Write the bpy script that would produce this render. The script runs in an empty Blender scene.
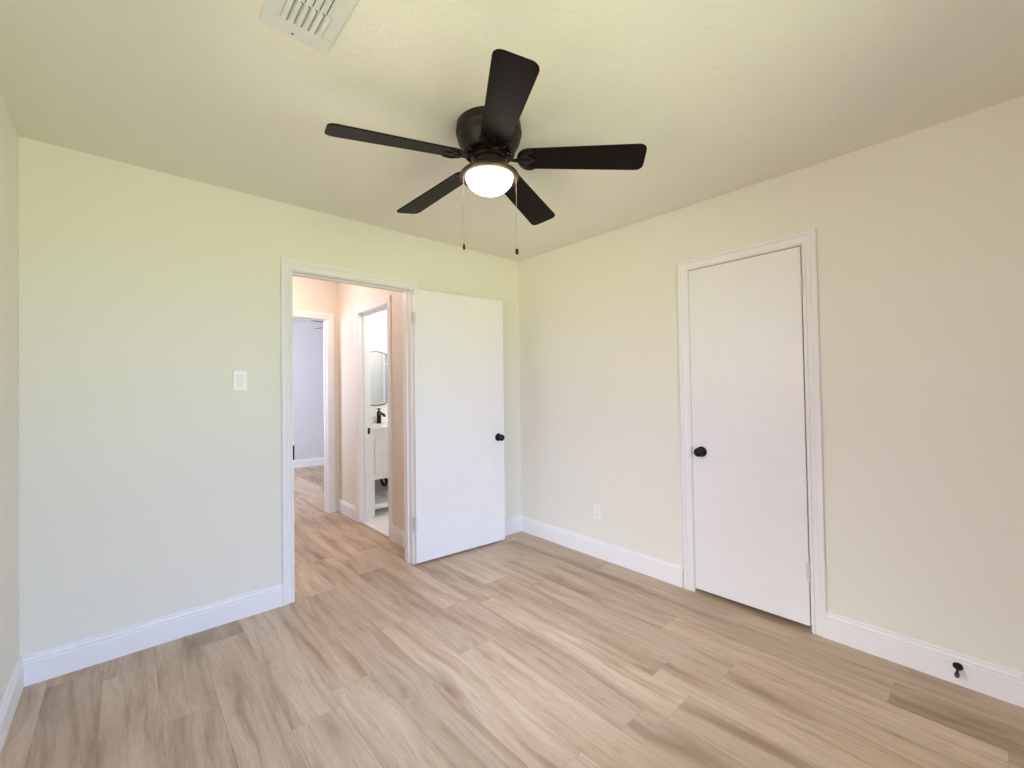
import bpy, bmesh, math, random
from mathutils import Vector, Matrix
random.seed(4)
C = bpy.context.scene.collection
S = bpy.context.scene

# ---------------------------------------------------------------- camera
cam_d = bpy.data.cameras.new('camera')
cam = bpy.data.objects.new('camera', cam_d); C.objects.link(cam)
cam.location = (-2.6761, -2.8873, 1.2969)
cam.rotation_euler = (1.5789, 0.0108, -0.7294)
cam_d.sensor_width = 36.0
cam_d.lens = 432.76 / 1024 * 36
cam_d.clip_start = 0.02
S.camera = cam
# ---------------------------------------------------------------- world, exposure
w = bpy.data.worlds.new('outdoors'); S.world = w; w.use_nodes = True
# outdoors: lawn and shrubs below the horizon, sky above; one outlook per window side
#             ground              low sky             high sky
OUT_FRONT = ((8.9, 10.0, 6.2), (8.6, 10.5, 14.2), (15.0, 19.5, 32.5))
OUT_SIDE = ((6.9, 5.6, 4.2), (7.5, 6.1, 7.4), (27.0, 27.5, 33.0))
_wt = w.node_tree; _bg = _wt.nodes['Background']; _bg.inputs[1].default_value = 1.0
_g = _wt.nodes.new('ShaderNodeTexCoord'); _s = _wt.nodes.new('ShaderNodeSeparateXYZ'); _wt.links.new(_g.outputs['Generated'], _s.inputs[0])
def _wm(op, a, b=0.0, clamp=False):
    n = _wt.nodes.new('ShaderNodeMath'); n.operation = op; n.use_clamp = clamp
    for k, v in enumerate((a, b)):
        if isinstance(v, (int, float)): n.inputs[k].default_value = v
        else: _wt.links.new(v, n.inputs[k])
    return n.outputs[0]
def _wmix(f, a, b):
    n = _wt.nodes.new('ShaderNodeMix'); n.data_type = 'RGBA'; _wt.links.new(f, n.inputs[0])
    for k, v in ((6, a), (7, b)):
        if isinstance(v, tuple): n.inputs[k].default_value = (*v, 1)
        else: _wt.links.new(v, n.inputs[k])
    return n.outputs[2]
_up = _wm('MULTIPLY_ADD', _s.outputs[2], 20.0, True); _up.node.inputs[2].default_value = 0.5
_hi = _wm('MULTIPLY_ADD', _s.outputs[2], 5.0, True); _hi.node.inputs[2].default_value = -1.25
_az = _wm('MULTIPLY_ADD', _wm('SUBTRACT', _s.outputs[0], _s.outputs[1]), 4.0, True); _az.node.inputs[2].default_value = 0.5
_f = _wmix(_hi, _wmix(_up, OUT_FRONT[0], OUT_FRONT[1]), OUT_FRONT[2])
_d = _wmix(_hi, _wmix(_up, OUT_SIDE[0], OUT_SIDE[1]), OUT_SIDE[2])
_wt.links.new(_wmix(_az, _d, _f), _bg.inputs[0])
S.view_settings.view_transform = 'Standard'; S.view_settings.look = 'None'
S.view_settings.gamma = 1.0; S.view_settings.use_curve_mapping = False
S.view_settings.exposure = 0.0
S.cycles.use_denoising = True
S.cycles.max_bounces = 12; S.cycles.diffuse_bounces = 8
S.cycles.sample_clamp_indirect = 8.0

# ---------------------------------------------------------------- lights
def area(name, loc, direction, sx, sy, power, col, spread=180):
    d = bpy.data.lights.new(name, 'AREA'); d.shape = 'RECTANGLE'; d.size = sx; d.size_y = sy
    d.energy = power; d.color = col; d.spread = math.radians(spread)
    o = bpy.data.objects.new(name, d); C.objects.link(o); o.location = loc
    o.rotation_euler = Vector(direction).to_track_quat('-Z', 'Y').to_euler()
    return o
def point(name, loc, power, col, r=0.08):
    d = bpy.data.lights.new(name, 'POINT'); d.energy = power; d.color = col; d.shadow_soft_size = r
    o = bpy.data.objects.new(name, d); C.objects.link(o); o.location = loc
    return o
# daylight enters through the two bedroom windows: portals in the window openings guide it
WX0, WX1, WZ0, WZ1, SY0, SY1 = -2.55, -0.95, 0.90, 2.10, -2.40, -1.00
for loc, dr, wd in (((-1.75, -3.43, 1.5), (0, 1, 0), 1.6), ((-3.04, -1.7, 1.5), (1, 0, 0), 1.4)):
    p = area('window_portal', loc, dr, wd, 1.2, 1.0, (1, 1, 1)); p.data.cycles.is_portal = True
# hall lamp, bathroom lamp, daylight in the far room
point('hall_lamp_light', (-1.72, 1.16, 2.28), 17.5, (1.0, 0.77, 0.76), 0.10)
point('bathroom_lamp_light', (-0.25, 0.95, 2.25), 24, (1.0, 0.97, 0.96), 0.10)
area('far_room_daylight', (-2.6, 3.0, 1.5), (1, 0.35, 0.12), 1.2, 1.2, 76, (0.69, 0.77, 1.0), 160)

# ---------------------------------------------------------------- materials
def mat(name):
    m = bpy.data.materials.new(name); m.use_nodes = True
    nt = m.node_tree; return m, nt, nt.nodes['Principled BSDF']
def nd(nt, t, **kw):
    n = nt.nodes.new(t)
    for k, v in kw.items(): setattr(n, k, v)
    return n
def mth(nt, op, a, b=None, c=None):
    n = nd(nt, 'ShaderNodeMath', operation=op)
    for i, v in enumerate((a, b, c)):
        if v is None: continue
        if isinstance(v, (int, float)): n.inputs[i].default_value = v
        else: nt.links.new(v, n.inputs[i])
    return n.outputs[0]
def comb(nt, x, y, z=0.0):
    n = nd(nt, 'ShaderNodeCombineXYZ')
    for i, v in enumerate((x, y, z)):
        if isinstance(v, (int, float)): n.inputs[i].default_value = v
        else: nt.links.new(v, n.inputs[i])
    return n.outputs[0]
def noise(nt, vec, scale, detail=3, rough=0.5, dist=0.0):
    n = nd(nt, 'ShaderNodeTexNoise'); n.inputs['Scale'].default_value = scale
    n.inputs['Detail'].default_value = detail; n.inputs['Roughness'].default_value = rough
    n.inputs['Distortion'].default_value = dist
    nt.links.new(vec, n.inputs['Vector']); return n.outputs[0]
def ramp(nt, fac, stops):
    n = nd(nt, 'ShaderNodeValToRGB'); e = n.color_ramp.elements
    while len(e) < len(stops): e.new(0.5)
    for i, (p, c) in enumerate(stops): e[i].position = p; e[i].color = (*c, 1)
    nt.links.new(fac, n.inputs[0]); return n.outputs[0]
def mixc(nt, fac, a, b, mode='MIX'):
    n = nd(nt, 'ShaderNodeMix', data_type='RGBA', blend_type=mode)
    for i, v in ((0, fac), (6, a), (7, b)):
        if isinstance(v, (int, float)): n.inputs[i].default_value = v
        elif isinstance(v, tuple): n.inputs[i].default_value = (*v, 1)
        else: nt.links.new(v, n.inputs[i])
    return n.outputs[2]
def bump(nt, b, h, strength, dist):
    n = nd(nt, 'ShaderNodeBump'); n.inputs['Strength'].default_value = strength
    n.inputs['Distance'].default_value = dist
    nt.links.new(h, n.inputs['Height']); nt.links.new(n.outputs[0], b.inputs['Normal'])
def objco(nt): return nd(nt, 'ShaderNodeTexCoord').outputs['Object']

def simple(name, col, rough=0.5, metal=0.0, nscale=40, var=0.04, bstr=0.0, bdist=0.001, spec=0.5):
    m, nt, b = mat(name); co = objco(nt)
    f = noise(nt, co, nscale, 4)
    lo = tuple(c * (1 - var) for c in col); hi = tuple(min(1, c * (1 + var)) for c in col)
    nt.links.new(ramp(nt, f, [(0.3, lo), (0.7, hi)]), b.inputs['Base Color'])
    b.inputs['Roughness'].default_value = rough; b.inputs['Metallic'].default_value = metal
    b.inputs['Specular IOR Level'].default_value = spec
    if bstr: bump(nt, b, f, bstr, bdist)
    return m

PAINT = (0.80, 0.778, 0.705)
M_wall = simple('wall_paint', PAINT, 0.55, nscale=220, var=0.006, bstr=0.10, bdist=0.0006)
M_hall_wall = simple('wall_paint_lamp_tint', (0.76, 0.70, 0.60), 0.55, nscale=220, var=0.006, bstr=0.10, bdist=0.0006)  # same paint as the bedroom, warm lamp tint put into its colour
M_far_wall = simple('wall_paint_daylight_tint', (0.66, 0.65, 0.66), 0.6, nscale=220, var=0.006, bstr=0.10, bdist=0.0006)  # same paint again, cool daylight of the far room mixed into its colour
M_bath_wall = simple('bathroom_paint', (0.86, 0.86, 0.84), 0.5, nscale=220, var=0.006)
M_trim = simple('white_trim_paint', (0.83, 0.825, 0.83), 0.42, nscale=15, var=0.01, spec=0.3)
M_door = simple('white_door_paint', (0.83, 0.82, 0.83), 0.38, nscale=9, var=0.01, bstr=0.05, bdist=0.001)
M_plate = simple('white_plastic', (0.86, 0.85, 0.82), 0.3, nscale=30, var=0.01)
M_black = simple('matt_black_metal', (0.012, 0.012, 0.013), 0.28, 0.6, var=0.1)
M_hinge = simple('painted_hinge_metal', (0.72, 0.70, 0.68), 0.35, 0.3, var=0.03)
M_bronze = simple('oil_rubbed_bronze', (0.014, 0.012, 0.009), 0.45, 0.1, nscale=25, var=0.25, spec=0.22)
M_dish = simple('brown_bronze', (0.09, 0.058, 0.04), 0.4, 0.6, nscale=25, var=0.2)
M_iron = simple('dark_iron', (0.012, 0.010, 0.009), 0.20, 0.5, nscale=60, var=0.2)
M_chain = simple('chain_metal', (0.40, 0.36, 0.30), 0.35, 0.8, nscale=300, var=0.2)
M_vent = simple('vent_enamel', (0.70, 0.72, 0.70), 0.4, nscale=20, var=0.01)
M_dark = simple('dark_parts_and_shade', (0.05, 0.048, 0.042), 0.7, var=0.2)  # dark tip and screw; also shade painted into slots, duct and closet
M_cab = simple('vanity_white', (0.82, 0.82, 0.82), 0.3, nscale=12, var=0.01)
M_quartz = simple('white_quartz', (0.88, 0.88, 0.88), 0.15, nscale=60, var=0.02)
M_tilewall = simple('shaded_wall_tile', (0.50, 0.47, 0.43), 0.6, nscale=20, var=0.04)  # wall tile under the cabinet, its shade put into the colour

def m_ceiling():
    m, nt, b = mat('ceiling_texture_paint'); co = objco(nt)
    f = noise(nt, co, 9, 5, 0.62, 1.2); g = noise(nt, co, 34, 3, 0.5, 0.4)
    r = ramp(nt, f, [(0.50, (0, 0, 0)), (0.56, (1, 1, 1))])
    h = mth(nt, 'ADD', mth(nt, 'MULTIPLY', r, 0.8), mth(nt, 'MULTIPLY', g, 0.5))
    nt.links.new(ramp(nt, g, [(0.3, (0.80, 0.775, 0.70)), (0.7, (0.815, 0.79, 0.715))]), b.inputs['Base Color'])
    b.inputs['Roughness'].default_value = 0.7
    bump(nt, b, h, 0.22, 0.004); return m
M_ceil = m_ceiling()

def m_floor():
    m, nt, b = mat('light_oak_vinyl_plank'); co = objco(nt)
    sp = nd(nt, 'ShaderNodeSeparateXYZ'); nt.links.new(co, sp.inputs[0]); X, Y = sp.outputs[0], sp.outputs[1]
    px = mth(nt, 'DIVIDE', mth(nt, 'ADD', X, 2.572), 0.1835)
    row = mth(nt, 'FLOOR', px); fx = mth(nt, 'FRACT', px)
    wn = nd(nt, 'ShaderNodeTexWhiteNoise', noise_dimensions='1D'); nt.links.new(row, wn.inputs['W'])
    py = mth(nt, 'ADD', mth(nt, 'DIVIDE', Y, 1.22), wn.outputs['Value'])
    colr = mth(nt, 'FLOOR', py); fy = mth(nt, 'FRACT', py)
    w2 = nd(nt, 'ShaderNodeTexWhiteNoise', noise_dimensions='3D'); nt.links.new(comb(nt, row, colr, 3.3), w2.inputs['Vector'])
    rnd = w2.outputs['Value']
    ro = mth(nt, 'MULTIPLY', rnd, 57.0)
    # broad cathedral figure, streaks and fine fibres, each shifted per plank
    wob = noise(nt, comb(nt, mth(nt, 'MULTIPLY', X, 2.0), mth(nt, 'MULTIPLY', Y, 1.6), ro), 1.0, 2, 0.5)
    xs = mth(nt, 'ADD', X, mth(nt, 'MULTIPLY', wob, 0.10))
    broad = noise(nt, comb(nt, mth(nt, 'MULTIPLY', xs, 13.0), mth(nt, 'MULTIPLY', Y, 1.25), ro), 1.0, 4, 0.55, 0.5)
    streak = noise(nt, comb(nt, mth(nt, 'MULTIPLY', xs, 60.0), mth(nt, 'MULTIPLY', Y, 2.2), ro), 1.0, 4, 0.65)
    fine = noise(nt, comb(nt, mth(nt, 'MULTIPLY', xs, 260.0), mth(nt, 'MULTIPLY', Y, 14.0), ro), 1.0, 2, 0.6)
    base = ramp(nt, broad, [(0.28, (0.35, 0.235, 0.145)), (0.45, (0.51, 0.378, 0.258)), (0.58, (0.60, 0.463, 0.340)), (0.78, (0.52, 0.395, 0.283))])
    st = ramp(nt, streak, [(0.30, (0.72, 0.68, 0.64)), (0.47, (0.97, 0.96, 0.95)), (0.75, (1.06, 1.07, 1.08))])
    c1 = mixc(nt, 0.75, base, st, 'MULTIPLY')
    fi = ramp(nt, fine, [(0.34, (0.74, 0.71, 0.68)), (0.50, (1, 1, 1))])
    c2 = mixc(nt, 0.5, c1, fi, 'MULTIPLY')
    # scattered knots with darker streaks drawn along the grain
    vv = nd(nt, 'ShaderNodeTexVoronoi'); vv.inputs['Scale'].default_value = 1.0
    nt.links.new(comb(nt, mth(nt, 'MULTIPLY', xs, 6.5), mth(nt, 'MULTIPLY', Y, 1.9), ro), vv.inputs['Vector'])
    sepc = nd(nt, 'ShaderNodeSeparateColor'); nt.links.new(vv.outputs['Color'], sepc.inputs[0])
    gate = mth(nt, 'GREATER_THAN', sepc.outputs[0], 0.45)
    kn = ramp(nt, vv.outputs['Distance'], [(0.0, (1, 1, 1)), (0.07, (0.75, 0.75, 0.75)), (0.20, (0.35, 0.35, 0.35)), (0.50, (0, 0, 0))])
    kf = mth(nt, 'MULTIPLY', mth(nt, 'MULTIPLY', kn, gate), mth(nt, 'ADD', 0.40, mth(nt, 'MULTIPLY', streak, 0.9)))
    c3 = mixc(nt, kf, c2, (0.24, 0.150, 0.098))
    # plank tone
    tone = ramp(nt, rnd, [(0.0, (0.84, 0.82, 0.80)), (0.45, (0.97, 0.96, 0.95)), (1.0, (1.10, 1.11, 1.12))])
    c4 = mixc(nt, 1.0, c3, tone, 'MULTIPLY')
    ex = mth(nt, 'MINIMUM', fx, mth(nt, 'SUBTRACT', 1.0, fx)); ey = mth(nt, 'MINIMUM', fy, mth(nt, 'SUBTRACT', 1.0, fy))
    sx = mth(nt, 'LESS_THAN', ex, 0.0075); sy = mth(nt, 'LESS_THAN', ey, 0.0011)
    seam = mth(nt, 'MAXIMUM', sx, sy)
    c5 = mixc(nt, mth(nt, 'MULTIPLY', seam, 0.30), c4, (0.20, 0.14, 0.10))
    nt.links.new(c5, b.inputs['Base Color'])
    rr = nd(nt, 'ShaderNodeMapRange'); nt.links.new(streak, rr.inputs[0]); rr.inputs[3].default_value = 0.36; rr.inputs[4].default_value = 0.50
    nt.links.new(rr.outputs[0], b.inputs['Roughness'])
    bump(nt, b, mth(nt, 'SUBTRACT', mth(nt, 'MULTIPLY', fine, 0.5), seam), 0.10, 0.0008)
    return m
M_floor = m_floor()

def m_blade():
    m, nt, b = mat('espresso_blade_wood'); co = objco(nt)
    sp = nd(nt, 'ShaderNodeSeparateXYZ'); nt.links.new(co, sp.inputs[0])
    f = noise(nt, comb(nt, mth(nt, 'MULTIPLY', sp.outputs[0], 6), mth(nt, 'MULTIPLY', sp.outputs[1], 90)), 1.0, 4, 0.6)
    nt.links.new(ramp(nt, f, [(0.3, (0.0045, 0.003, 0.0028)), (0.7, (0.011, 0.0065, 0.005))]), b.inputs['Base Color'])
    b.inputs['Roughness'].default_value = 0.42; b.inputs['Specular IOR Level'].default_value = 0.07; return m
M_blade = m_blade()

def m_tile():
    m, nt, b = mat('white_floor_tile'); co = objco(nt)
    br = nd(nt, 'ShaderNodeTexBrick'); br.offset = 0.0
    br.inputs['Color1'].default_value = (0.82, 0.82, 0.82, 1); br.inputs['Color2'].default_value = (0.78, 0.78, 0.79, 1)
    br.inputs['Mortar'].default_value = (0.62, 0.61, 0.60, 1); br.inputs['Scale'].default_value = 1.0
    br.inputs['Mortar Size'].default_value = 0.004; br.inputs['Brick Width'].default_value = 0.3; br.inputs['Row Height'].default_value = 0.3
    nt.links.new(co, br.inputs['Vector']); nt.links.new(br.outputs[0], b.inputs['Base Color'])
    b.inputs['Roughness'].default_value = 0.25; return m
M_tile = m_tile()

def m_globe():
    m, nt, b = mat('lit_frosted_glass')
    b.inputs['Base Color'].default_value = (1, 0.95, 0.88, 1)
    lw = nd(nt, 'ShaderNodeTexCoord')
    f = noise(nt, lw.outputs['Object'], 6, 2)
    nt.links.new(ramp(nt, f, [(0.2, (1.0, 0.86, 0.70)), (0.8, (1.0, 0.90, 0.76))]), b.inputs['Emission Color'])
    b.inputs['Emission Strength'].default_value = 8.0; b.inputs['Roughness'].default_value = 0.4; return m
M_globe = m_globe()

def m_mirror():
    m, nt, b = mat('mirror_glass'); co = objco(nt)
    nt.links.new(ramp(nt, noise(nt, co, 3, 2), [(0, (0.86, 0.89, 0.90)), (1, (0.90, 0.92, 0.93))]), b.inputs['Base Color'])
    b.inputs['Metallic'].default_value = 1.0; b.inputs['Roughness'].default_value = 0.03; return m
M_mirror = m_mirror()

def m_glass():
    m, nt, b = mat('window_glass'); nt.nodes.remove(b)
    tr = nd(nt, 'ShaderNodeBsdfTransparent'); gl = nd(nt, 'ShaderNodeBsdfGlossy'); mx = nd(nt, 'ShaderNodeMixShader')
    tr.inputs[0].default_value = (0.96, 0.98, 0.97, 1); gl.inputs['Roughness'].default_value = 0.02
    fr = nd(nt, 'ShaderNodeFresnel'); fr.inputs[0].default_value = 1.5; nt.links.new(fr.outputs[0], mx.inputs[0])
    nt.links.new(tr.outputs[0], mx.inputs[1]); nt.links.new(gl.outputs[0], mx.inputs[2])
    nt.links.new(mx.outputs[0], nt.nodes['Material Output'].inputs[0]); return m
M_glass = m_glass()

# ---------------------------------------------------------------- mesh helpers
def box(bm, x0, x1, y0, y1, z0, z1, mtx=None):
    vs = [bm.verts.new(Vector((x, y, z)) if mtx is None else mtx @ Vector((x, y, z))) for x in (x0, x1) for y in (y0, y1) for z in (z0, z1)]
    for f in ((0,1,3,2),(4,6,7,5),(0,4,5,1),(2,3,7,6),(0,2,6,4),(1,5,7,3)): bm.faces.new([vs[i] for i in f])
def obj(name, bm, m, parent=None, smooth=False, bevel=0.0, seg=2, angle=35):
    bmesh.ops.recalc_face_normals(bm, faces=bm.faces)
    me = bpy.data.meshes.new(name); bm.to_mesh(me); bm.free(); me.materials.append(m)
    o = bpy.data.objects.new(name, me); C.objects.link(o)
    if smooth:
        me.polygons.foreach_set('use_smooth', [True] * len(me.polygons))
        me.set_sharp_from_angle(angle=math.radians(angle))
    if bevel:
        b = o.modifiers.new('bevel', 'BEVEL'); b.width = bevel; b.segments = seg; b.limit_method = 'ANGLE'
    if parent is not None: o.parent = parent
    return o
def bx(name, dims, m, parent=None, bevel=0.0, mtx=None):
    bm = bmesh.new(); box(bm, *dims, mtx=mtx); return obj(name, bm, m, parent, bevel=bevel)
def lathe(bm, prof, n=48, mtx=Matrix()):
    """prof: list of (radius, height) along local z"""
    rings = []
    for r, z in prof:
        if r < 1e-5: rings.append([bm.verts.new(mtx @ Vector((0, 0, z)))])
        else: rings.append([bm.verts.new(mtx @ Vector((r * math.cos(2*math.pi*i/n), r * math.sin(2*math.pi*i/n), z))) for i in range(n)])
    for a, b in zip(rings, rings[1:]):
        for i in range(n):
            j = (i + 1) % n
            if len(a) == 1 and len(b) == 1: continue
            if len(a) == 1: bm.faces.new((a[0], b[i], b[j]))
            elif len(b) == 1: bm.faces.new((a[i], b[0], a[j]))
            else: bm.faces.new((a[i], b[i], b[j], a[j]))
def tube(bm, pts, r, n=10, closed_ends=True):
    pts = [Vector(p) for p in pts]; rings = []
    rs = r if isinstance(r, (list, tuple)) else [r] * len(pts)
    up = None
    for k, p in enumerate(pts):
        t = (pts[min(k+1, len(pts)-1)] - pts[max(k-1, 0)]).normalized()
        if up is None: up = t.orthogonal().normalized()
        up = (up - t * up.dot(t)).normalized(); s = t.cross(up)
        rings.append([bm.verts.new(p + (up * math.cos(2*math.pi*i/n) + s * math.sin(2*math.pi*i/n)) * rs[k]) for i in range(n)])
    for a, b in zip(rings, rings[1:]):
        for i in range(n): bm.faces.new((a[i], b[i], b[(i+1) % n], a[(i+1) % n]))
    if closed_ends: bm.faces.new(rings[0]); bm.faces.new(rings[-1][::-1])
def prism(bm, outline, z0, z1, mtx=Matrix()):
    lo = [bm.verts.new(mtx @ Vector((x, y, z0))) for x, y in outline]; hi = [bm.verts.new(mtx @ Vector((x, y, z1))) for x, y in outline]
    n = len(outline); bm.faces.new(lo[::-1]); bm.faces.new(hi)
    for i in range(n): bm.faces.new((lo[i], lo[(i+1) % n], hi[(i+1) % n], hi[i]))
def empty(name, loc, rz=0.0, parent=None):
    o = bpy.data.objects.new(name, None); C.objects.link(o); o.location = loc; o.rotation_euler = (0, 0, rz)
    o.empty_display_size = 0.05
    if parent is not None: o.parent = parent
    return o
def tag(o, label, cat, group=None):
    o['label'] = label; o['category'] = cat
    if group: o['group'] = group
    return o
def structure(o): o['kind'] = 'structure'; return o
def rot_to(d):  # local +z onto direction d
    return Vector(d).to_track_quat('Z', 'Y').to_matrix().to_4x4()

# ---------------------------------------------------------------- room shell
H = 2.44; W = 3.0271; YS = -3.42
A_L, A_R, A_T = -1.908, -1.093, 2.036       # bedroom door opening, wall y = 0
B_L, B_R, B_T = -1.594, -2.222, 2.036       # closet opening, wall x = 0
D_N, D_F = 0.62, 1.26                       # bathroom opening, wall x = -0.976
E_L, E_R = -1.90, -1.084                    # far room opening, wall y = 1.8
DX0, DX1 = -0.976, -0.860
bm = bmesh.new(); box(bm, -4.2, 1.9, YS - 0.12, 5.1, -0.10, 0.0); structure(obj('floor', bm, M_floor))
bm = bmesh.new(); box(bm, -4.2, 1.9, YS - 0.12, 5.1, H, H + 0.10); structure(obj('ceiling', bm, M_ceil))
bm = bmesh.new()                             # wall with the bedroom door
box(bm, -3.6, A_L, 0, 0.12, 0, H); box(bm, A_R, 0.95, 0, 0.12, 0, H); box(bm, A_L, A_R, 0, 0.12, A_T, H)
bmesh.ops.remove_doubles(bm, verts=bm.verts, dist=1e-5)
structure(obj('wall_back', bm, M_wall))
bm = bmesh.new()                             # wall with the closet door
box(bm, 0, 0.12, B_L + 0.014, 0, 0, H); box(bm, 0, 0.12, YS, B_R - 0.014, 0, H); box(bm, 0, 0.12, B_R - 0.014, B_L + 0.014, B_T + 0.006, H)
structure(obj('wall_right', bm, M_wall))
bm = bmesh.new()
box(bm, -W - 0.12, -W, YS, SY0, 0, H); box(bm, -W - 0.12, -W, SY1, 0, 0, H); box(bm, -W - 0.12, -W, SY0, SY1, 0, 0.90); box(bm, -W - 0.12, -W, SY0, SY1, 2.10, H)
structure(obj('wall_left', bm, M_wall))
bm = bmesh.new()
box(bm, -W - 0.12, WX0, YS - 0.12, YS, 0, H); box(bm, WX1, 0.12, YS - 0.12, YS, 0, H)
box(bm, WX0, WX1, YS - 0.12, YS, 0, WZ0); box(bm, WX0, WX1, YS - 0.12, YS, WZ1, H)
structure(obj('wall_front', bm, M_wall))
bm = bmesh.new()                             # closet interior behind the closet door, its shade given as dark colour
box(bm, 0.80, 0.86, -2.6, -1.2, 0, H); box(bm, 0.12, 0.80, -2.6, -2.54, 0, H); box(bm, 0.12, 0.80, -1.26, -1.2, 0, H)
structure(obj('wall_closet', bm, M_dark))
# window in the front wall (behind the camera)
win = structure(empty('window_1', (0, 0, 0)))
bm = bmesh.new()
for d in ((WX0, WX0+.05, YS-.09, YS-.02, WZ0+.05, WZ1-.05), (WX1-.05, WX1, YS-.09, YS-.02, WZ0+.05, WZ1-.05), (WX0, WX1, YS-.09, YS-.02, WZ0, WZ0+.05),
          (WX0, WX1, YS-.09, YS-.02, WZ1-.05, WZ1), (WX0+.05, WX1-.05, YS-.085, YS-.03, (WZ0+WZ1)/2-.02, (WZ0+WZ1)/2+.02)): box(bm, *d)
structure(obj('window_frame', bm, M_trim, win))
structure(bx('window_pane', (WX0+.05, WX1-.05, YS-.062, YS-.056, WZ0+.05, WZ1-.05), M_glass, win))
structure(bx('window_sill', (WX0-.05, WX1+.05, YS-.02, YS+.03, WZ0-.025, WZ0), M_trim, win, bevel=0.004))

# window in the left wall (beside the camera, out of the picture)
win = structure(empty('window_2', (0, 0, 0)))
bm = bmesh.new()
for d in ((-W-.09, -W-.02, SY0, SY0+.05, WZ0+.05, WZ1-.05), (-W-.09, -W-.02, SY1-.05, SY1, WZ0+.05, WZ1-.05), (-W-.09, -W-.02, SY0, SY1, WZ0, WZ0+.05),
          (-W-.09, -W-.02, SY0, SY1, WZ1-.05, WZ1), (-W-.085, -W-.03, SY0+.05, SY1-.05, (WZ0+WZ1)/2-.02, (WZ0+WZ1)/2+.02)): box(bm, *d)
structure(obj('window_frame', bm, M_trim, win))
structure(bx('window_pane', (-W-.062, -W-.056, SY0+.05, SY1-.05, WZ0+.05, WZ1-.05), M_glass, win))
structure(bx('window_sill', (-W-.02, -W+.03, SY0-.05, SY1+.05, WZ0-.025, WZ0), M_trim, win, bevel=0.004))

# hall, far room, bathroom shells
bm = bmesh.new()                             # hall right wall with the bathroom door
box(bm, DX0, DX1, 0.12, D_N, 0, H); box(bm, DX0, DX1, D_F, 1.80, 0, H); box(bm, DX0, DX1, D_N, D_F, A_T, H)
structure(obj('wall_hall_right', bm, M_hall_wall))
bm = bmesh.new()                             # hall end wall with the far room door
box(bm, -3.6, E_L, 1.80, 1.92, 0, H); box(bm, E_R, 1.6, 1.80, 1.92, 0, H); box(bm, E_L, E_R, 1.80, 1.92, A_T - 0.002, H)
structure(obj('wall_hall_end', bm, M_hall_wall))
structure(bx('wall_hall_left', (-3.6, -3.38, 0.12, 1.80, 0, H), M_hall_wall))
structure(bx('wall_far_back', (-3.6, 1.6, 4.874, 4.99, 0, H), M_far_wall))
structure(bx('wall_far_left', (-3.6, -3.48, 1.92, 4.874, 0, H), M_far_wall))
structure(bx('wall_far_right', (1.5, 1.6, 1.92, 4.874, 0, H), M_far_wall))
structure(bx('wall_bathroom_end', (0.85, 0.95, 0.12, 1.80, 0, H), M_bath_wall))
bm = bmesh.new()                             # plastered inner faces of the bathroom
box(bm, DX1, 0.85, 1.785, 1.80, 0, H); box(bm, DX1, 0.85, 0.12, 0.135, 0, H)
structure(obj('wall_bathroom', bm, M_bath_wall))
structure(bx('floor_bathroom', (DX0 + 0.018, 0.85, 0.135, 1.785, 0, 0.006), M_tile))

# ---------------------------------------------------------------- trim
CAS = [(0.0, 0.0), (0.0, 0.008), (0.004, 0.011), (0.012, 0.011), (0.014, 0.0065), (0.018, 0.0070), (0.034, 0.0125), (0.042, 0.010), (0.044, 0.0150), (0.060, 0.0150), (0.0644, 0.012), (0.0644, 0.0)]
def casing(bm, org, u, n, uL, uR, zt, z0=0.0, prof=CAS):
    """mitred door casing: u along the wall, n out of it; uL < uR measured along u from org"""
    org, u, n = Vector(org), Vector(u), Vector(n); Z = Vector((0, 0, 1)); rings = []
    for k in range(4):
        ring = []
        for wd, t in prof:
            a = (uL - wd, z0) if k == 0 else (uL - wd, zt + wd) if k == 1 else (uR + wd, zt + wd) if k == 2 else (uR + wd, z0)
            ring.append(bm.verts.new(org + u * a[0] + Z * a[1] + n * t))
        rings.append(ring)
    m = len(prof)
    for a, b in zip(rings, rings[1:]):
        for i in range(m): bm.faces.new((a[i], a[(i+1) % m], b[(i+1) % m], b[i]))
    bm.faces.new(rings[0]); bm.faces.new(rings[-1][::-1])
BASE = [(0.0, 0.0), (0.014, 0.0), (0.014, 0.097), (0.0095, 0.100), (0.0095, 0.103), (0.0125, 0.106), (0.0125, 0.111), (0.0095, 0.117), (0.0060, 0.120), (0.0060, 0.1225), (0.0085, 0.1245), (0.0075, 0.131), (0.0055, 0.133), (0.0, 0.133)]
def baseboard(name, p0, p1, n, parent=None):
    p0, p1, n = Vector((*p0, 0)), Vector((*p1, 0)), Vector((*n, 0)); bm = bmesh.new()
    a = [bm.verts.new(p0 + n * t + Vector((0, 0, z))) for t, z in BASE]; b = [bm.verts.new(p1 + n * t + Vector((0, 0, z))) for t, z in BASE]
    m = len(BASE)
    for i in range(m): bm.faces.new((a[i], a[(i+1) % m], b[(i+1) % m], b[i]))
    bm.faces.new(a); bm.faces.new(b[::-1])
    return structure(obj(name, bm, M_trim))
CW = 0.0644
baseboard('baseboard_back', (-W, 0), (A_L - CW, 0), (0, -1))
baseboard('baseboard_back', (A_R + CW, 0), (0, 0), (0, -1))
baseboard('baseboard_right', (0, 0), (0, B_L + CW), (-1, 0))
baseboard('baseboard_right', (0, B_R - CW), (0, YS), (-1, 0))
baseboard('baseboard_left', (-W, YS), (-W, 0), (1, 0))
baseboard('baseboard_front', (-W, YS), (0, YS), (0, 1))
baseboard('baseboard_hall_right', (DX0, 0.12), (DX0, D_N - CW), (-1, 0))
baseboard('baseboard_hall_right', (DX0, D_F + CW), (DX0, 1.80), (-1, 0))
baseboard('baseboard_hall_left', (-3.38, 0.12), (-3.38, 1.80), (1, 0))
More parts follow.
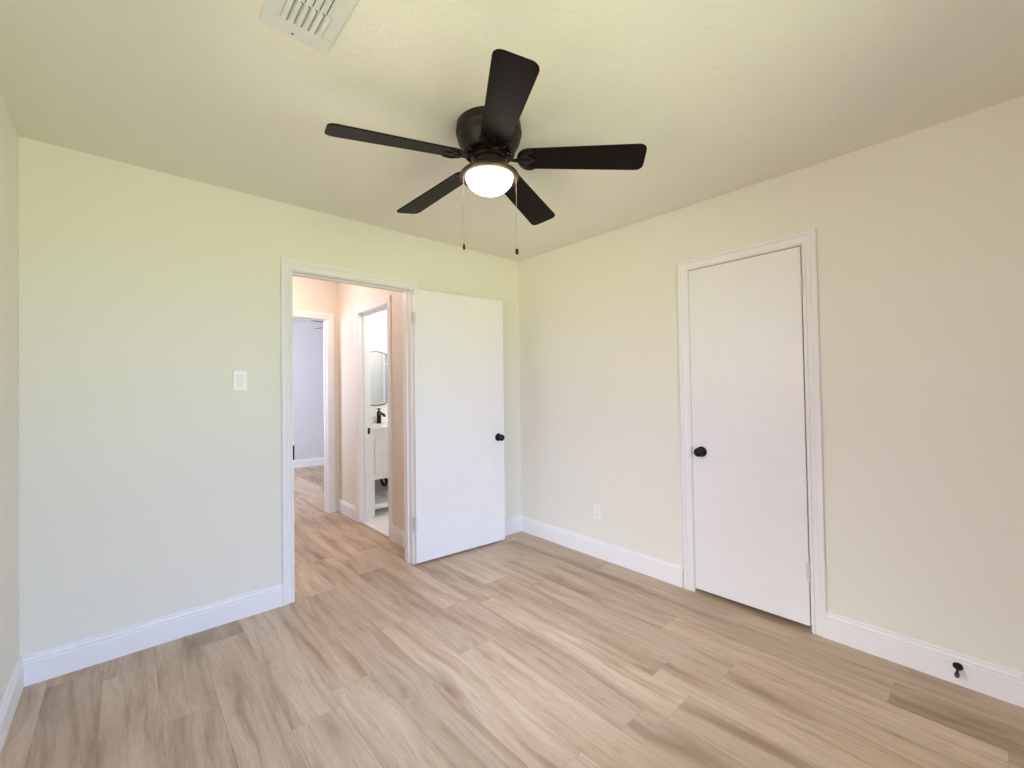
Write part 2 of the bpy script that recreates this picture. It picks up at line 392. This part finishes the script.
baseboard('baseboard_hall_end', (-3.38, 1.80), (E_L - CW, 1.80), (0, -1))
baseboard('baseboard_far', (-3.48, 4.874), (1.5, 4.874), (0, -1))

JT = 0.016   # jamb lining thickness, stands inside the rough opening
def jamb_box(bm, axis, lo, hi, d0, d1, zt):
    """lining of an opening; axis 'x': opening runs along x and the wall depth along y"""
    def B(a0, a1, b0, b1, z0, z1):
        if axis == 'x': box(bm, a0, a1, b0, b1, z0, z1)
        else: box(bm, b0, b1, a0, a1, z0, z1)
    B(lo - 0.001, lo + 0.004, d0, d1, 0, zt - 0.004); B(hi - 0.004, hi + 0.001, d0, d1, 0, zt - 0.004); B(lo - 0.001, hi + 0.001, d0, d1, zt - 0.004, zt + 0.001)
    mid = d0 + 0.052
    B(lo + 0.004, lo + 0.013, mid, mid + 0.032, 0, zt - 0.013); B(hi - 0.013, hi - 0.004, mid, mid + 0.032, 0, zt - 0.013); B(lo + 0.004, hi - 0.004, mid, mid + 0.032, zt - 0.013, zt - 0.004)

bm = bmesh.new(); casing(bm, (0, 0, 0), (1, 0, 0), (0, -1, 0), A_L, A_R, A_T); casing(bm, (0, 0.12, 0), (1, 0, 0), (0, 1, 0), A_L, A_R, A_T)
jamb_box(bm, 'x', A_L, A_R, -0.003, 0.123, A_T)
t1 = structure(obj('trim_1', bm, M_trim))
bx('strike_plate', (A_L - 0.003, A_L + 0.006, -0.0115, 0.03, 0.868, 0.955), M_black, t1)
bm = bmesh.new(); casing(bm, (0, 0, 0), (0, -1, 0), (-1, 0, 0), -B_L, -B_R, B_T, -0.006); jamb_box(bm, 'y', B_R, B_L, -0.003, 0.12, B_T)
t2 = structure(obj('trim_2', bm, M_trim))
bm = bmesh.new(); casing(bm, (DX0, 0, 0), (0, 1, 0), (-1, 0, 0), D_N, D_F, A_T)
jamb_box(bm, 'y', D_N, D_F, DX0 - 0.003, DX1 + 0.003, A_T)
t3 = structure(obj('trim_3', bm, M_trim))
bx('strike_plate', (-0.915, -0.868, D_F - 0.0065, D_F - 0.003, 0.852, 0.912), M_black, t3)
bm = bmesh.new(); casing(bm, (0, 1.80, 0), (1, 0, 0), (0, -1, 0), E_L, E_R, A_T); jamb_box(bm, 'x', E_L, E_R, 1.797, 1.923, A_T)
structure(obj('trim_4', bm, M_trim))
structure(bx('trim_5', (DX0 - 0.006, DX0 + 0.018, D_N, D_F, 0.0, 0.007), simple('threshold_strip', (0.52, 0.40, 0.28), 0.4, 0.2), bevel=0.002))

# ---------------------------------------------------------------- doors
def knob(parent, loc, d):
    """round black knob: rosette, neck and flattened ball along direction d"""
    r = rot_to(d); r.translation = Vector(loc)
    bm = bmesh.new(); lathe(bm, [(0, 0), (0.032, 0), (0.0325, 0.004), (0.030, 0.008), (0.016, 0.010), (0, 0.010)], 32, r)
    ro = obj('rosette', bm, M_black, None, True, angle=50)
    bm = bmesh.new(); lathe(bm, [(0, 0.008), (0.011, 0.008), (0.010, 0.020), (0.012, 0.026), (0.021, 0.031), (0.0265, 0.040), (0.0275, 0.048), (0.0255, 0.056), (0.019, 0.061), (0.008, 0.063), (0, 0.063)], 32, r)
    k = obj('door_knob', bm, M_black, parent, True, angle=50); ro.parent = k
    return k
def hinge(parent, x, y, z, m=M_hinge, leaf=None):
    bm = bmesh.new()
    for k in range(5):
        lathe(bm, [(0, 0), (0.0058, 0), (0.0062, 0.001), (0.0062, 0.0165), (0.0058, 0.0175), (0, 0.0175)], 14, Matrix.Translation((x, y, z + k * 0.0178)))
    lathe(bm, [(0, -0.006), (0.003, -0.005), (0.0045, 0), (0.0045, 0.089), (0.006, 0.0895), (0.005, 0.094), (0, 0.096)], 12, Matrix.Translation((x, y, z)))
    if leaf: box(bm, *leaf, z, z + 0.089)
    return obj('door_hinge', bm, m, parent, True, angle=50)

# bedroom door, swung open almost flat against the wall
TH = 0.0733; d1 = structure(empty('door_1', (A_R, -0.018, 0), -TH))
bx('door_slab', (0.004, 0.812, -0.0290, 0.004, 0.016, 2.032), M_door, d1, bevel=0.0015)
knob(d1, (0.75, -0.029, 0.882), (0, -1, 0))
hinge(d1, -0.003, -0.004, 1.770, leaf=(-0.004, 0.012, -0.030, -0.0275)); hinge(d1, -0.003, -0.004, 0.262, leaf=(-0.004, 0.012, -0.030, -0.0275))
bx('latch_plate', (0.8115, 0.8135, -0.025, 0.0, 0.852, 0.912), M_black, d1)
# closet door, shut
d2 = structure(empty('door_2', (0, 0, 0)))
bx('door_slab', (-0.004, 0.030, B_R + 0.0095, B_L - 0.0065, 0.026, B_T - 0.009), M_door, d2, bevel=0.0015)
knob(d2, (-0.004, -1.660, 0.888), (-1, 0, 0))
hinge(d2, -0.009, B_R + 0.0065, 1.772, leaf=(-0.0055, -0.0030, B_R + 0.004, B_R + 0.022)); hinge(d2, -0.009, B_R + 0.0065, 0.265, leaf=(-0.0055, -0.0030, B_R + 0.004, B_R + 0.022))
bx('latch_plate', (-0.0035, 0.02, B_L - 0.0066, B_L - 0.0035, 0.865, 0.915), M_black, d2)
# the closet frame stands slightly out of plumb
LEAN = -0.0093; piv = Vector((0, -1.9, 1.05)); rl = Matrix.Rotation(LEAN, 3, 'X')
for o in (t2, d2): o.location = piv - rl @ piv; o.rotation_euler = (LEAN, 0, 0)
# bathroom door, open into the bathroom along its near wall
d3 = structure(empty('door_3', (DX1 + 0.02, D_N + 0.004, 0), math.radians(-12)))
bx('door_slab', (0, 0.60, -0.036, -0.001, 0.015, 2.02), M_door, d3, bevel=0.0015)
knob(d3, (0.54, -0.001, 0.882), (0, 1, 0))

# ---------------------------------------------------------------- switch, outlet, door stop
sw = tag(empty('light_switch', (-2.185, 0.0, 1.354)), 'white rocker light switch plate on the wall left of the open doorway', 'light switch')
bx('wall_plate', (-0.035, 0.035, -0.006, 0, -0.0575, 0.0575), M_plate, sw, bevel=0.003)
bm = bmesh.new(); box(bm, -0.0165, 0.0165, -0.0075, -0.005, -0.0335, 0.0335)
vs = list(bm.verts)
for v in vs:
    if v.co.y < -0.007 and v.co.z > 0: v.co.y -= 0.004
obj('rocker', bm, M_trim, sw, bevel=0.001)
for s in (-1, 1):
    bm = bmesh.new(); lathe(bm, [(0, 0), (0.003, 0), (0.0032, 0.001), (0.001, 0.0018), (0, 0.0018)], 12, Matrix.Translation((0, -0.0055, s * 0.048)) @ rot_to((0, -1, 0)))
    obj('plate_screw', bm, M_plate, sw, True)
ou = tag(empty('power_outlet', (0.0, -0.852, 0.345)), 'white duplex power outlet low on the wall left of the closet door', 'power outlet')
bx('wall_plate', (-0.006, 0, -0.035, 0.035, -0.0575, 0.0575), M_plate, ou, bevel=0.003)
for s in (-1, 1):
    bm = bmesh.new(); pts = []
    for i in range(24):
        a = 2 * math.pi * i / 24; pts.append((0.0165 * math.cos(a), max(-0.0125, min(0.0125, 0.0165 * math.sin(a)))))
    prism(bm, pts, 0.0, 0.0075, Matrix.Translation((0, 0, s * 0.0195)) @ rot_to((-1, 0, 0)))
    soc = obj('socket_face', bm, M_trim, ou)
    bm = bmesh.new(); box(bm, -0.0079, -0.0070, -0.0070, -0.0055, s*0.0195-0.002, s*0.0195+0.006); box(bm, -0.0079, -0.0070, 0.0055, 0.0070, s*0.0195-0.002, s*0.0195+0.005)
    box(bm, -0.0079, -0.0070, -0.002, 0.002, s*0.0195-0.009, s*0.0195-0.005)
    obj('socket_slot', bm, M_dark, soc)
bm = bmesh.new(); lathe(bm, [(0, 0), (0.003, 0), (0.0032, 0.001), (0.001, 0.0018), (0, 0.0018)], 12, Matrix.Translation((-0.0055, 0, 0)) @ rot_to((-1, 0, 0)))
obj('plate_screw', bm, M_plate, ou, True)
ds = tag(empty('door_stop', (-0.014, -2.762, 0.080)), 'dark bronze door stop screwed to the white baseboard right of the closet', 'door stop')
r = rot_to((-1, 0, -0.12))
bm = bmesh.new(); lathe(bm, [(0, 0), (0.0165, 0), (0.0165, 0.003), (0.012, 0.007), (0.006, 0.010), (0, 0.010)], 28, r); obj('mounting_flange', bm, M_bronze, ds, True, angle=50)
bm = bmesh.new(); lathe(bm, [(0, 0.008), (0.0055, 0.009), (0.0048, 0.030), (0.0055, 0.056), (0.008, 0.058), (0, 0.059)], 20, r); obj('stem', bm, M_bronze, ds, True, angle=50)
bm = bmesh.new(); lathe(bm, [(0, 0.057), (0.0075, 0.058), (0.0085, 0.066), (0.0075, 0.076), (0, 0.078)], 24, r); obj('rubber_tip', bm, M_dark, ds, True, angle=50)

# ---------------------------------------------------------------- ceiling register
av = tag(empty('air_vent', (-2.265, -1.545, H)), 'white metal ceiling air vent with louvred slots at the edge of the ceiling', 'air vent')
VX, VY = 0.1005, 0.148
bm = bmesh.new()
def vf(x0, x1, y0, y1): box(bm, x0, x1, y0, y1, -0.0055, -0.0025)
vf(-VX, VX, VY - 0.050, VY); vf(-VX, VX, -VY, -VY + 0.050); vf(-VX, -0.058, -VY + 0.05, VY - 0.05); vf(0.058, VX, -VY + 0.05, VY - 0.05); vf(-0.058, 0.058, -0.0015, 0.0015)
for (x0, x1, y0, y1) in ((-VX, VX, VY - 0.004, VY), (-VX, VX, -VY, -VY + 0.004), (-VX, -VX + 0.004, -VY, VY), (VX - 0.004, VX, -VY, VY)): box(bm, x0, x1, y0, y1, -0.0025, 0)
obj('vent_frame', bm, M_vent, av, bevel=0.0012)
bx('duct_shade_sheet', (-0.075, 0.075, -VY + 0.03, VY - 0.03, -0.0012, -0.0002), M_dark, av)  # dark sheet standing for the shade inside the duct
for bank, (y0, y1, tilt) in enumerate(((0.0015, VY - 0.050, 0.50), (-VY + 0.050, -0.0015, -0.22))):
    for k in range(6):
        cx = -0.050 + k * 0.0205 + (0.006 if bank else 0)
        mt = Matrix.Translation((cx, 0, -0.0046)) @ Matrix.Rotation(tilt, 4, 'Y')
        bm = bmesh.new(); box(bm, -0.0098, 0.0098, y0, y1, -0.0006, 0.0006, mtx=mt); obj('louvre', bm, M_vent, av)
bm = bmesh.new(); lathe(bm, [(0, 0), (0.0035, 0), (0.002, 0.0015), (0, 0.0015)], 12, Matrix.Translation((-0.01, VY - 0.009, -0.0075)) @ rot_to((0, 0, -1)))
obj('mounting_screw', bm, M_dark, av, True)

# ---------------------------------------------------------------- ceiling fan
FX, FY, FZ, FR, FP = -1.4890, -1.4260, 2.2478, 0.660, 2.9034
DROOP = math.radians(4.0)
fan = tag(empty('ceiling_fan', (FX, FY, H)), 'dark bronze five-blade flush ceiling fan with lit frosted bowl lamp in the bedroom', 'ceiling fan')
def fl(name, prof, m, parent=fan, n=64, ang=40):
    bm = bmesh.new(); lathe(bm, prof, n); return obj(name, bm, m, parent, True, angle=ang)
fl('motor_housing', [(0, 0), (0.137, 0), (0.140, -0.004), (0.141, -0.030), (0.1435, -0.034), (0.1435, -0.041), (0.140, -0.045), (0.138, -0.062), (0.131, -0.082), (0.120, -0.100), (0.113, -0.112),
    (0.111, -0.117), (0.113, -0.121), (0.111, -0.126), (0.098, -0.127), (0.090, -0.112), (0, -0.110)], M_bronze)
bm = bmesh.new()                             # toothed ring of air slots under the housing
prism(bm, [((0.098 if (k // 2) % 2 else 0.082) * math.cos(2 * math.pi * k / 48), (0.098 if (k // 2) % 2 else 0.082) * math.sin(2 * math.pi * k / 48)) for k in range(48)], -0.124, -0.112)
obj('vent_ring', bm, M_iron, fan)
fl('flywheel', [(0, -0.110), (0.072, -0.114), (0.078, -0.120), (0.079, -0.146), (0.074, -0.152), (0, -0.154)], M_iron)
fl('switch_housing', [(0, -0.152), (0.062, -0.153), (0.063, -0.160), (0.060, -0.198), (0.066, -0.206), (0, -0.208)], M_bronze)
lk = fl('light_fitting', [(0, -0.204), (0.072, -0.206), (0.108, -0.2085), (0.122, -0.213), (0.1275, -0.219), (0.128, -0.228), (0.1245, -0.2335), (0.115, -0.2345), (0.107, -0.2315), (0.104, -0.222), (0, -0.222)], M_dish)
gp = [(0.1025, -0.226)]
for i in range(1, 15):
    a = math.pi / 2 * i / 14; gp.append((0.1025 * math.cos(a) if i < 14 else 0.0, -0.2275 - 0.070 * math.sin(a)))
fl('glass_bowl', gp, M_globe, lk, ang=80)
# blades
def blade_outline():
    pts = []; r0, r1, w0, w1, rc = 0.128, FR, 0.116, 0.146, 0.032
    for i in range(15):                       # rounded root
        a = math.pi / 2 + math.pi * i / 14; pts.append((r0 + 0.046 + 0.046 * math.cos(a), w0 / 2 * math.sin(a)))
    for i in range(7):
        a = -math.pi / 2 + math.pi / 2 * i / 6; pts.append((r1 - rc + rc * math.cos(a), -w1 / 2 + rc + rc * math.sin(a)))
    for i in range(7):
        a = math.pi / 2 * i / 6; pts.append((r1 - rc + rc * math.cos(a), w1 / 2 - rc + rc * math.sin(a)))
    return pts
PITCH = math.radians(-13)
bm = bmesh.new(); prism(bm, blade_outline(), -0.003, 0.003, Matrix.Rotation(PITCH, 4, 'X'))
blade0 = obj('fan_blade', bm, M_blade, fan, bevel=0.0015)
# bracket: trident plate that hugs the blade root plus the arm to the flywheel
bm = bmesh.new(); outer = []
for i in range(17):
    a = math.pi / 2 + math.pi * i / 16; outer.append((0.125 + 0.048 + 0.050 * math.cos(a), 0.062 * math.sin(a)))
outer += [(0.192, -0.058), (0.200, -0.050), (0.190, -0.042), (0.176, -0.034), (0.172, -0.020), (0.190, -0.013), (0.208, 0.0), (0.190, 0.013), (0.172, 0.020), (0.176, 0.034), (0.190, 0.042), (0.200, 0.050), (0.192, 0.058)]
prism(bm, outer, -0.0075, -0.0032, Matrix.Rotation(PITCH, 4, 'X'))
rp = Matrix.Rotation(PITCH, 3, 'X')
for sx_, sy_ in ((0.185, 0.048), (0.185, -0.048), (0.192, 0.0)):
    lathe(bm, [(0, -0.0005), (0.0055, 0), (0.0045, 0.002), (0, 0.0028)], 12, Matrix.Translation(rp @ Vector((sx_, sy_, -0.0072))) @ rot_to(rp @ Vector((0, 0, -1))))
for s in (-1, 1):                             # raised ribs on the plate
    tube(bm, [rp @ Vector(p) for p in ((0.125, 0, -0.009), (0.138, s*0.026, -0.0095), (0.158, s*0.044, -0.0095), (0.186, s*0.050, -0.008))], 0.0032, 8)
tube(bm, [rp @ Vector(p) for p in ((0.125, 0, -0.009), (0.150, 0.0, -0.0105), (0.192, 0, -0.008))], 0.0032, 8)
tube(bm, [(0.070, 0, 0.014), (0.082, 0, 0.010), (0.094, 0, 0.000), (0.106, 0, -0.006), (0.128, 0, -0.007), (0.145, 0, -0.006)], [0.011, 0.010, 0.008, 0.007, 0.0075, 0.005], 12)
brk0 = obj('blade_bracket', bm, M_iron, blade0, True, angle=40)
for k in range(5):
    if k == 0: b = blade0
    else:
        b = blade0.copy(); C.objects.link(b); b.parent = fan
        c = brk0.copy(); C.objects.link(c); c.parent = b
    b.location = (0, 0, FZ - H + FR * math.sin(DROOP)); b.rotation_euler = (0, DROOP, FP + k * 2 * math.pi / 5)
# pull chains on the sides of the light fitting
rt = Vector((0.746, -0.666, 0)); fw = Vector((0.666, 0.746, 0))
for lat, dep, zb, small in ((-0.1010, -0.030, -0.527, 1), (0.1065, -0.030, -0.549, 0)):
    p = rt * lat + fw * dep
    bm = bmesh.new(); tube(bm, [p * 0.90 + Vector((0, 0, -0.214)), p * 1.08 + Vector((0, 0, -0.2345)), p * 1.09 + Vector((0, 0, -0.25)), p * 1.09 + Vector((0, 0, zb))], 0.0009, 6)
    z = -0.25
    while z > zb:
        bmesh.ops.create_icosphere(bm, subdivisions=1, radius=0.0015, matrix=Matrix.Translation(p * 1.09 + Vector((0, 0, z)))); z -= 0.0045
    ch = obj('pull_chain', bm, M_chain, fan)
    r_ = 0.0055 if small else 0.0078
    bm = bmesh.new(); lathe(bm, [(0, 0.002), (0.002, 0.001), (r_ * .8, -0.004), (r_, -0.014), (r_ * .9, -0.022), (0, -0.026)], 20, Matrix.Translation(p * 1.09 + Vector((0, 0, zb))))
    obj('pull_knob', bm, M_iron, ch, True, angle=60)

# ---------------------------------------------------------------- bathroom vanity
VXL, VXR, VYF, VYB = -0.852, -0.280, 1.305, 1.780
va = tag(empty('bathroom_vanity', (VXL, VYF, 0.006)), 'white bathroom vanity with two drawers and an open slatted shelf seen through the hall', 'vanity')
def vb(name, x0, x1, y0, y1, z0, z1, m=M_cab, bev=0.0015, par=None): return bx(name, (x0 - VXL, x1 - VXL, y0 - VYF, y1 - VYF, z0 - 0.006, z1 - 0.006), m, par or va, bevel=bev)
for x0 in (VXL, VXR - 0.052):
    for y0 in (VYF, VYB - 0.05): vb('vanity_leg', x0, x0 + 0.052, y0, y0 + 0.05, 0.006, 0.38)
bm = bmesh.new()
def vbb(x0, x1, y0, y1, z0, z1): box(bm, x0 - VXL, x1 - VXL, y0 - VYF, y1 - VYF, z0 - 0.006, z1 - 0.006)
vbb(VXL, VXR, VYF + 0.012, VYB, 0.38, 0.884); vbb(VXL, VXL + 0.052, VYF, VYF + 0.012, 0.38, 0.884); vbb(VXR - 0.052, VXR, VYF, VYF + 0.012, 0.38, 0.884)
vbb(VXL + 0.052, VXR - 0.052, VYF, VYF + 0.012, 0.38, 0.427); vbb(VXL + 0.052, VXR - 0.052, VYF, VYF + 0.012, 0.80, 0.884)
obj('cabinet_body', bm, M_cab, va, bevel=0.0012)
for z0, z1 in ((0.622, 0.795), (0.431, 0.612)):
    bm = bmesh.new(); x0, x1 = VXL + 0.056, VXR - 0.056
    vbb(x0, x1, VYF + 0.004, VYF + 0.0115, z0, z1)
    for (a, b_, c_, d_) in ((x0, x1, z0, z0 + .022), (x0, x1, z1 - .022, z1), (x0, x0 + .03, z0 + .022, z1 - .022), (x1 - .03, x1, z0 + .022, z1 - .022)): vbb(a, b_, VYF - 0.002, VYF + 0.004, c_, d_)
    dr = obj('drawer', bm, M_cab, va, bevel=0.0008)
    bm = bmesh.new(); lathe(bm, [(0, 0), (0.005, 0), (0.004, 0.012), (0.011, 0.018), (0.010, 0.026), (0, 0.028)], 20, Matrix.Translation(((x0 + x1) / 2 - VXL, -0.001, (z0 + z1) / 2 - 0.006)) @ rot_to((0, -1, 0)))
    obj('drawer_knob', bm, M_black, dr, True)
bm = bmesh.new(); vbb(VXL + 0.05, VXR - 0.05, VYF + 0.003, VYF + 0.028, 0.082, 0.132); vbb(VXL + 0.05, VXR - 0.05, VYB - 0.03, VYB - 0.004, 0.082, 0.132)
for k in range(6):
    y = VYF + 0.052 + k * 0.068; vbb(VXL + 0.03, VXR - 0.03, y, y + 0.040, 0.116, 0.130)
obj('slatted_shelf', bm, M_cab, va, bevel=0.001)
bm = bmesh.new(); vbb(VXL + 0.052, VXR - 0.052, VYB - 0.004, VYB, 0.132, 0.375); obj('shaded_wall_panel', bm, M_tilewall, va)  # sheet for the wall behind the shelf, coloured as if in shade
bm = bmesh.new()
tube(bm, [Vector(p) - Vector((VXL, VYF, 0.006)) for p in ((-0.60, 1.62, 0.40), (-0.60, 1.60, 0.32), (-0.575, 1.60, 0.25), (-0.535, 1.62, 0.235), (-0.50, 1.66, 0.27), (-0.49, 1.74, 0.30), (-0.49, 1.776, 0.30))], 0.016, 12)
obj('drain_pipe', bm, M_black, va, True)
ct = tag(empty('vanity_top', (VXL, VYF, 0.885)), 'white vanity top with an inset basin and backsplash under the round mirror', 'vanity top')
bm = bmesh.new(); box(bm, -0.004, VXR - VXL + 0.012, -0.018, VYB - VYF + 0.003, 0, 0.028); obj('counter_slab', bm, M_quartz, ct, bevel=0.003)
bx('backsplash', (0.0, VXR - VXL + 0.01, VYB - VYF - 0.016, VYB - VYF + 0.003, 0.028, 0.10), M_quartz, ct, bevel=0.002)
bm = bmesh.new(); lathe(bm, [(0.175, 0.0285), (0.180, 0.031), (0.170, 0.032), (0.150, 0.030), (0.06, 0.0288), (0, 0.0286)], 48, Matrix.Translation(((VXR - VXL) / 2, 0.20, 0)) @ Matrix.Diagonal((1.1, 0.8, 1, 1)))
obj('basin', bm, M_quartz, ct, True)
fa = tag(empty('basin_faucet', (-0.568, 1.700, 0.9135)), 'matt black single-hole faucet standing on the white vanity top', 'faucet')
bm = bmesh.new(); lathe(bm, [(0, 0), (0.030, 0), (0.030, 0.004), (0.0245, 0.006), (0.0235, 0.130), (0.022, 0.136), (0, 0.138)], 28); obj('faucet_body', bm, M_black, fa, True)
bm = bmesh.new(); tube(bm, [(0, -0.012, 0.108), (0, -0.05, 0.112), (0, -0.10, 0.104), (0, -0.132, 0.094), (0, -0.140, 0.084)], [0.018, 0.0175, 0.016, 0.0145, 0.013], 14); obj('spout', bm, M_black, fa, True)
bm = bmesh.new(); lathe(bm, [(0, 0.136), (0.011, 0.137), (0.009, 0.150), (0.024, 0.158), (0.026, 0.166), (0.022, 0.168), (0, 0.168)], 24); obj('handle', bm, M_black, fa, True)
mi = tag(empty('round_mirror', (-0.560, 1.785, 1.415)), 'round wall mirror with a thin black rim above the bathroom vanity', 'mirror')
rr_ = rot_to((0, -1, 0))
bm = bmesh.new(); lathe(bm, [(0, 0.004), (0.300, 0.004), (0.300, 0.012), (0, 0.012)], 96, rr_); obj('mirror_glass', bm, M_mirror, mi)
bm = bmesh.new(); lathe(bm, [(0.299, 0.0005), (0.306, 0.0005), (0.306, 0.018), (0.299, 0.018), (0.299, 0.0005)], 96, rr_); obj('mirror_rim', bm, M_black, mi)
sc_ = tag(empty('shower_screen', (0.145, 0.42, 0.006)), 'pale blue framed glass shower screen reflected in the round bathroom mirror', 'shower screen')
bm = bmesh.new()
for d in ((0, 0.03, 0, 0.03, 0.04, 1.93), (0.54, 0.57, 0, 0.03, 0.04, 1.93), (0, 0.57, 0, 0.03, 0, 0.04), (0, 0.57, 0, 0.03, 1.93, 1.96), (0.03, 0.54, 0.005, 0.025, 1.65, 1.67)): box(bm, *d)
obj('screen_frame', bm, M_hinge, sc_, bevel=0.002)
bx('screen_glass', (0.03, 0.54, 0.011, 0.019, 0.04, 1.93), simple('blue_frosted_glass', (0.34, 0.48, 0.62), 0.25, nscale=8, var=0.05), sc_)

# ---------------------------------------------------------------- fan in the far room
ff = tag(empty('ceiling_fan', (-0.241, 3.129, H)), 'dark ceiling fan in the far room, only blade tips showing in its doorway', 'ceiling fan')
def fl2(name, prof, m): bm = bmesh.new(); lathe(bm, prof, 40); return obj(name, bm, m, ff, True)
fl2('motor_housing', [(0, 0), (0.128, 0), (0.132, -0.06), (0.125, -0.10), (0.105, -0.16), (0, -0.165)], M_bronze)
fl2('light_fitting', [(0, -0.165), (0.06, -0.17), (0.06, -0.22), (0.115, -0.245), (0.118, -0.27), (0.10, -0.28), (0.06, -0.32), (0, -0.335)], M_dish)
for k in range(5):
    b = blade0.copy(); C.objects.link(b); b.parent = ff
    c = brk0.copy(); C.objects.link(c); c.parent = b
    b.location = (0, 0, -0.208); b.rotation_euler = (0, DROOP, math.radians(122) + k * 2 * math.pi / 5)
